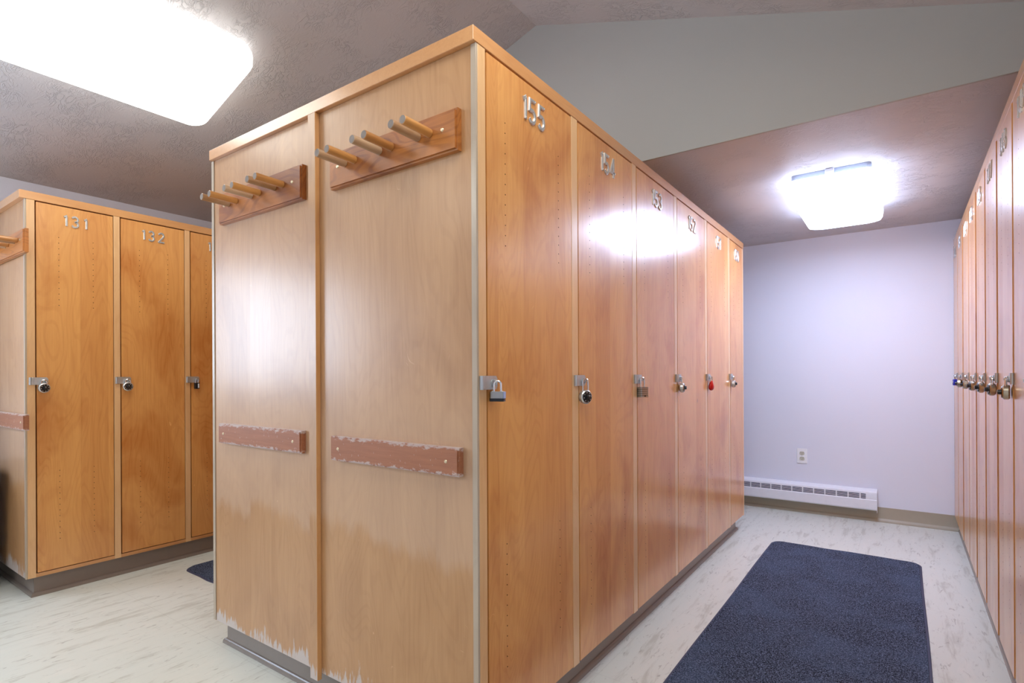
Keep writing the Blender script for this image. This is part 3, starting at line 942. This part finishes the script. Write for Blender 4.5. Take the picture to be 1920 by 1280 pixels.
# ================================================================= MATS
def floor_mat_obj(x0, x1, y0, y1, r, label, wave=0.0):
    root = thing('floor_mat', label, 'floor mat', ((x0 + x1) / 2, (y0 + y1) / 2, 0))
    cx, cy = (x0 + x1) / 2, (y0 + y1) / 2
    base = rrect(x0 - cx, x1 - cx, y0 - cy, y1 - cy, r, 8)
    ks = [max(1, int((Vector(base[(i + 1) % len(base)]) - Vector(base[i])).length / 0.04)) for i in range(len(base))]
    def loop(ins):
        pts = rrect(x0 - cx + ins, x1 - cx - ins, y0 - cy + ins, y1 - cy - ins, r - ins * 0.5, 8)
        out = []
        n = len(pts)
        for i in range(n):                                       # subdivide the long sides
            a, b = Vector(pts[i]), Vector(pts[(i + 1) % n])
            for q in range(ks[i]): out.append(a + (b - a) * q / ks[i])
        return [(p.x + wave * 0.4 * math.sin(p.y * 5.3 + 1), p.y + wave * (math.sin(p.x * 19) + 0.5 * math.sin(p.x * 37 + 1))) for p in out]
    bm = bmesh.new()
    A = [bm.verts.new((x, y, 0.0005)) for x, y in loop(0)]
    B1 = [bm.verts.new((x, y, 0.0035)) for x, y in loop(0.002)]
    C1 = [bm.verts.new((x, y, 0.0040)) for x, y in loop(0.011)]
    for a, b in ((A, B1), (B1, C1)):
        for k in range(len(a)): bm.faces.new((a[k], a[(k + 1) % len(a)], b[(k + 1) % len(a)], b[k]))
    bm.faces.new(A[::-1])
    bm.faces.new(C1)
    obj('rubber_border', bm, 'rubber', root)
    bm = bmesh.new()
    a = [bm.verts.new((x, y, 0.0042)) for x, y in loop(0.009)]
    b = [bm.verts.new((x, y, 0.0085)) for x, y in loop(0.0105)]
    bm.faces.new(b)
    bm.faces.new(a[::-1])
    for k in range(len(a)):
        bm.faces.new((a[k], a[(k + 1) % len(a)], b[(k + 1) % len(b)], b[k]))
    obj('pile', bm, 'pile', root)
floor_mat_obj(0.192, 0.888, 0.25, 2.475, 0.055, 'long navy carpet mat on the floor of the right aisle', 0.003)
floor_mat_obj(-2.160, -1.47, 0.285, 2.4, 0.06, 'dark navy carpet mat in the left aisle, only its corner showing', 0.003)

# ================================================================= HEATER, OUTLET, BIN
def heater():
    xl, xr = -0.95, 0.676
    root = thing('baseboard_heater', 'white electric baseboard heater on the far wall', 'heater', ((xl + xr) / 2, YN, 0))
    c = (xl + xr) / 2
    # body profile in (y,z) relative to wall
    prof = [(-0.0005, 0.210), (-0.030, 0.210), (-0.058, 0.196), (-0.062, 0.186), (-0.062, 0.150), (-0.066, 0.146), (-0.066, 0.088), (-0.060, 0.080), (-0.0005, 0.080)]
    bm = bmesh.new()
    prism(bm, prof, 'x', xl - c + 0.002, xr - c - 0.045)
    obj('cover', bm, 'heater', root)
    bm = bmesh.new()
    prism(bm, [(y * 1.02 - 0.0003 if y < -0.01 else y, z + (0.0008 if z > 0.2 else 0)) for y, z in prof], 'x', xr - c - 0.045, xr - c - 0.002)
    prism(bm, [(-0.0005, 0.066), (-0.0005, 0.211), (-0.031, 0.211), (-0.0685, 0.190), (-0.0685, 0.066)], 'x', xr - c - 0.0018, xr - c)
    obj('end_cap', bm, 'heater', root)
    # louvre openings: bars over dark fins
    x = xr - 0.062
    first = True
    while x > xl + 0.1:
        wd = 0.028 if first else 0.060
        bm = bmesh.new()
        for k in range(4):
            z = 0.1525 + k * 0.0088
            box(bm, x - wd - c, x - c, -0.0628, -0.0600, z, z + 0.0050)
        o = obj('louvre', bm, 'slot', root)
        x -= wd + 0.0075
        first = False
heater()

def outlet():
    x, z = 0.2345, 0.394
    root = thing('wall_outlet', 'white duplex wall outlet above the baseboard heater', 'outlet', (x, YN, z))
    bm = bmesh.new(); box(bm, -0.0325, 0.0325, -0.005, -0.0002, -0.052, 0.052, 0.002)
    obj('cover_plate', bm, 'plate', root)
    for s in (-1, 1):
        bm = bmesh.new()
        prism(bm, [(px, pz) for px, pz in rrect(-0.0155, 0.0155, -0.0125, 0.0125, 0.008, 4)], 'y', -0.0065, -0.0048)
        rc = obj('receptacle', bm, 'ivory', root, (0, 0, s * 0.0185))
        bm = bmesh.new()
        for sx, hh in ((-0.0055, 0.004), (0.0055, 0.0034)):
            box(bm, sx - 0.001, sx + 0.001, -0.0068, -0.0062, 0.001, 0.001 + 2 * hh)
        cyl(bm, (0, -0.0062, -0.006), (0, -0.0068, -0.006), 0.0022, seg=10)
        obj('slots', bm, 'black', rc)
    bm = bmesh.new(); cyl(bm, (0, -0.005, 0), (0, -0.0062, 0), 0.0025, seg=10)
    obj('screw', bm, 'steel', root)
outlet()

def bin_():
    root = thing('waste_bin', 'black plastic waste bin beside the left bank end, at the frame edge', 'waste bin', (-2.735, YL - 0.165, 0))
    bm = bmesh.new()
    rings = []
    for (s, z) in ((0.84, 0.0), (1.0, 0.55), (0.96, 0.55), (0.81, 0.01)):
        rings.append([bm.verts.new((x * s, y * s, z)) for x, y in rrect(-0.175, 0.175, -0.12, 0.12, 0.04, 5)])
    for a, b in zip(rings, rings[1:]):
        for k in range(len(a)):
            bm.faces.new((a[k], a[(k + 1) % len(a)], b[(k + 1) % len(a)], b[k]))
    bm.faces.new(rings[0][::-1]); bm.faces.new(rings[-1])
    obj('bucket', bm, 'bin', root)
    bm = bmesh.new()
    A = [[bm.verts.new((x, y, z)) for x, y in rrect(-0.175 - o, 0.175 + o, -0.12 - o, 0.12 + o, 0.042, 5)] for o, z in ((0.0005, 0.535), (0.007, 0.538), (0.007, 0.554), (0.0, 0.558), (-0.012, 0.554))]
    for a, b in zip(A, A[1:]):
        for k in range(len(a)):
            bm.faces.new((a[k], a[(k + 1) % len(a)], b[(k + 1) % len(a)], b[k]))
    obj('rim', bm, 'bin', root)
bin_()
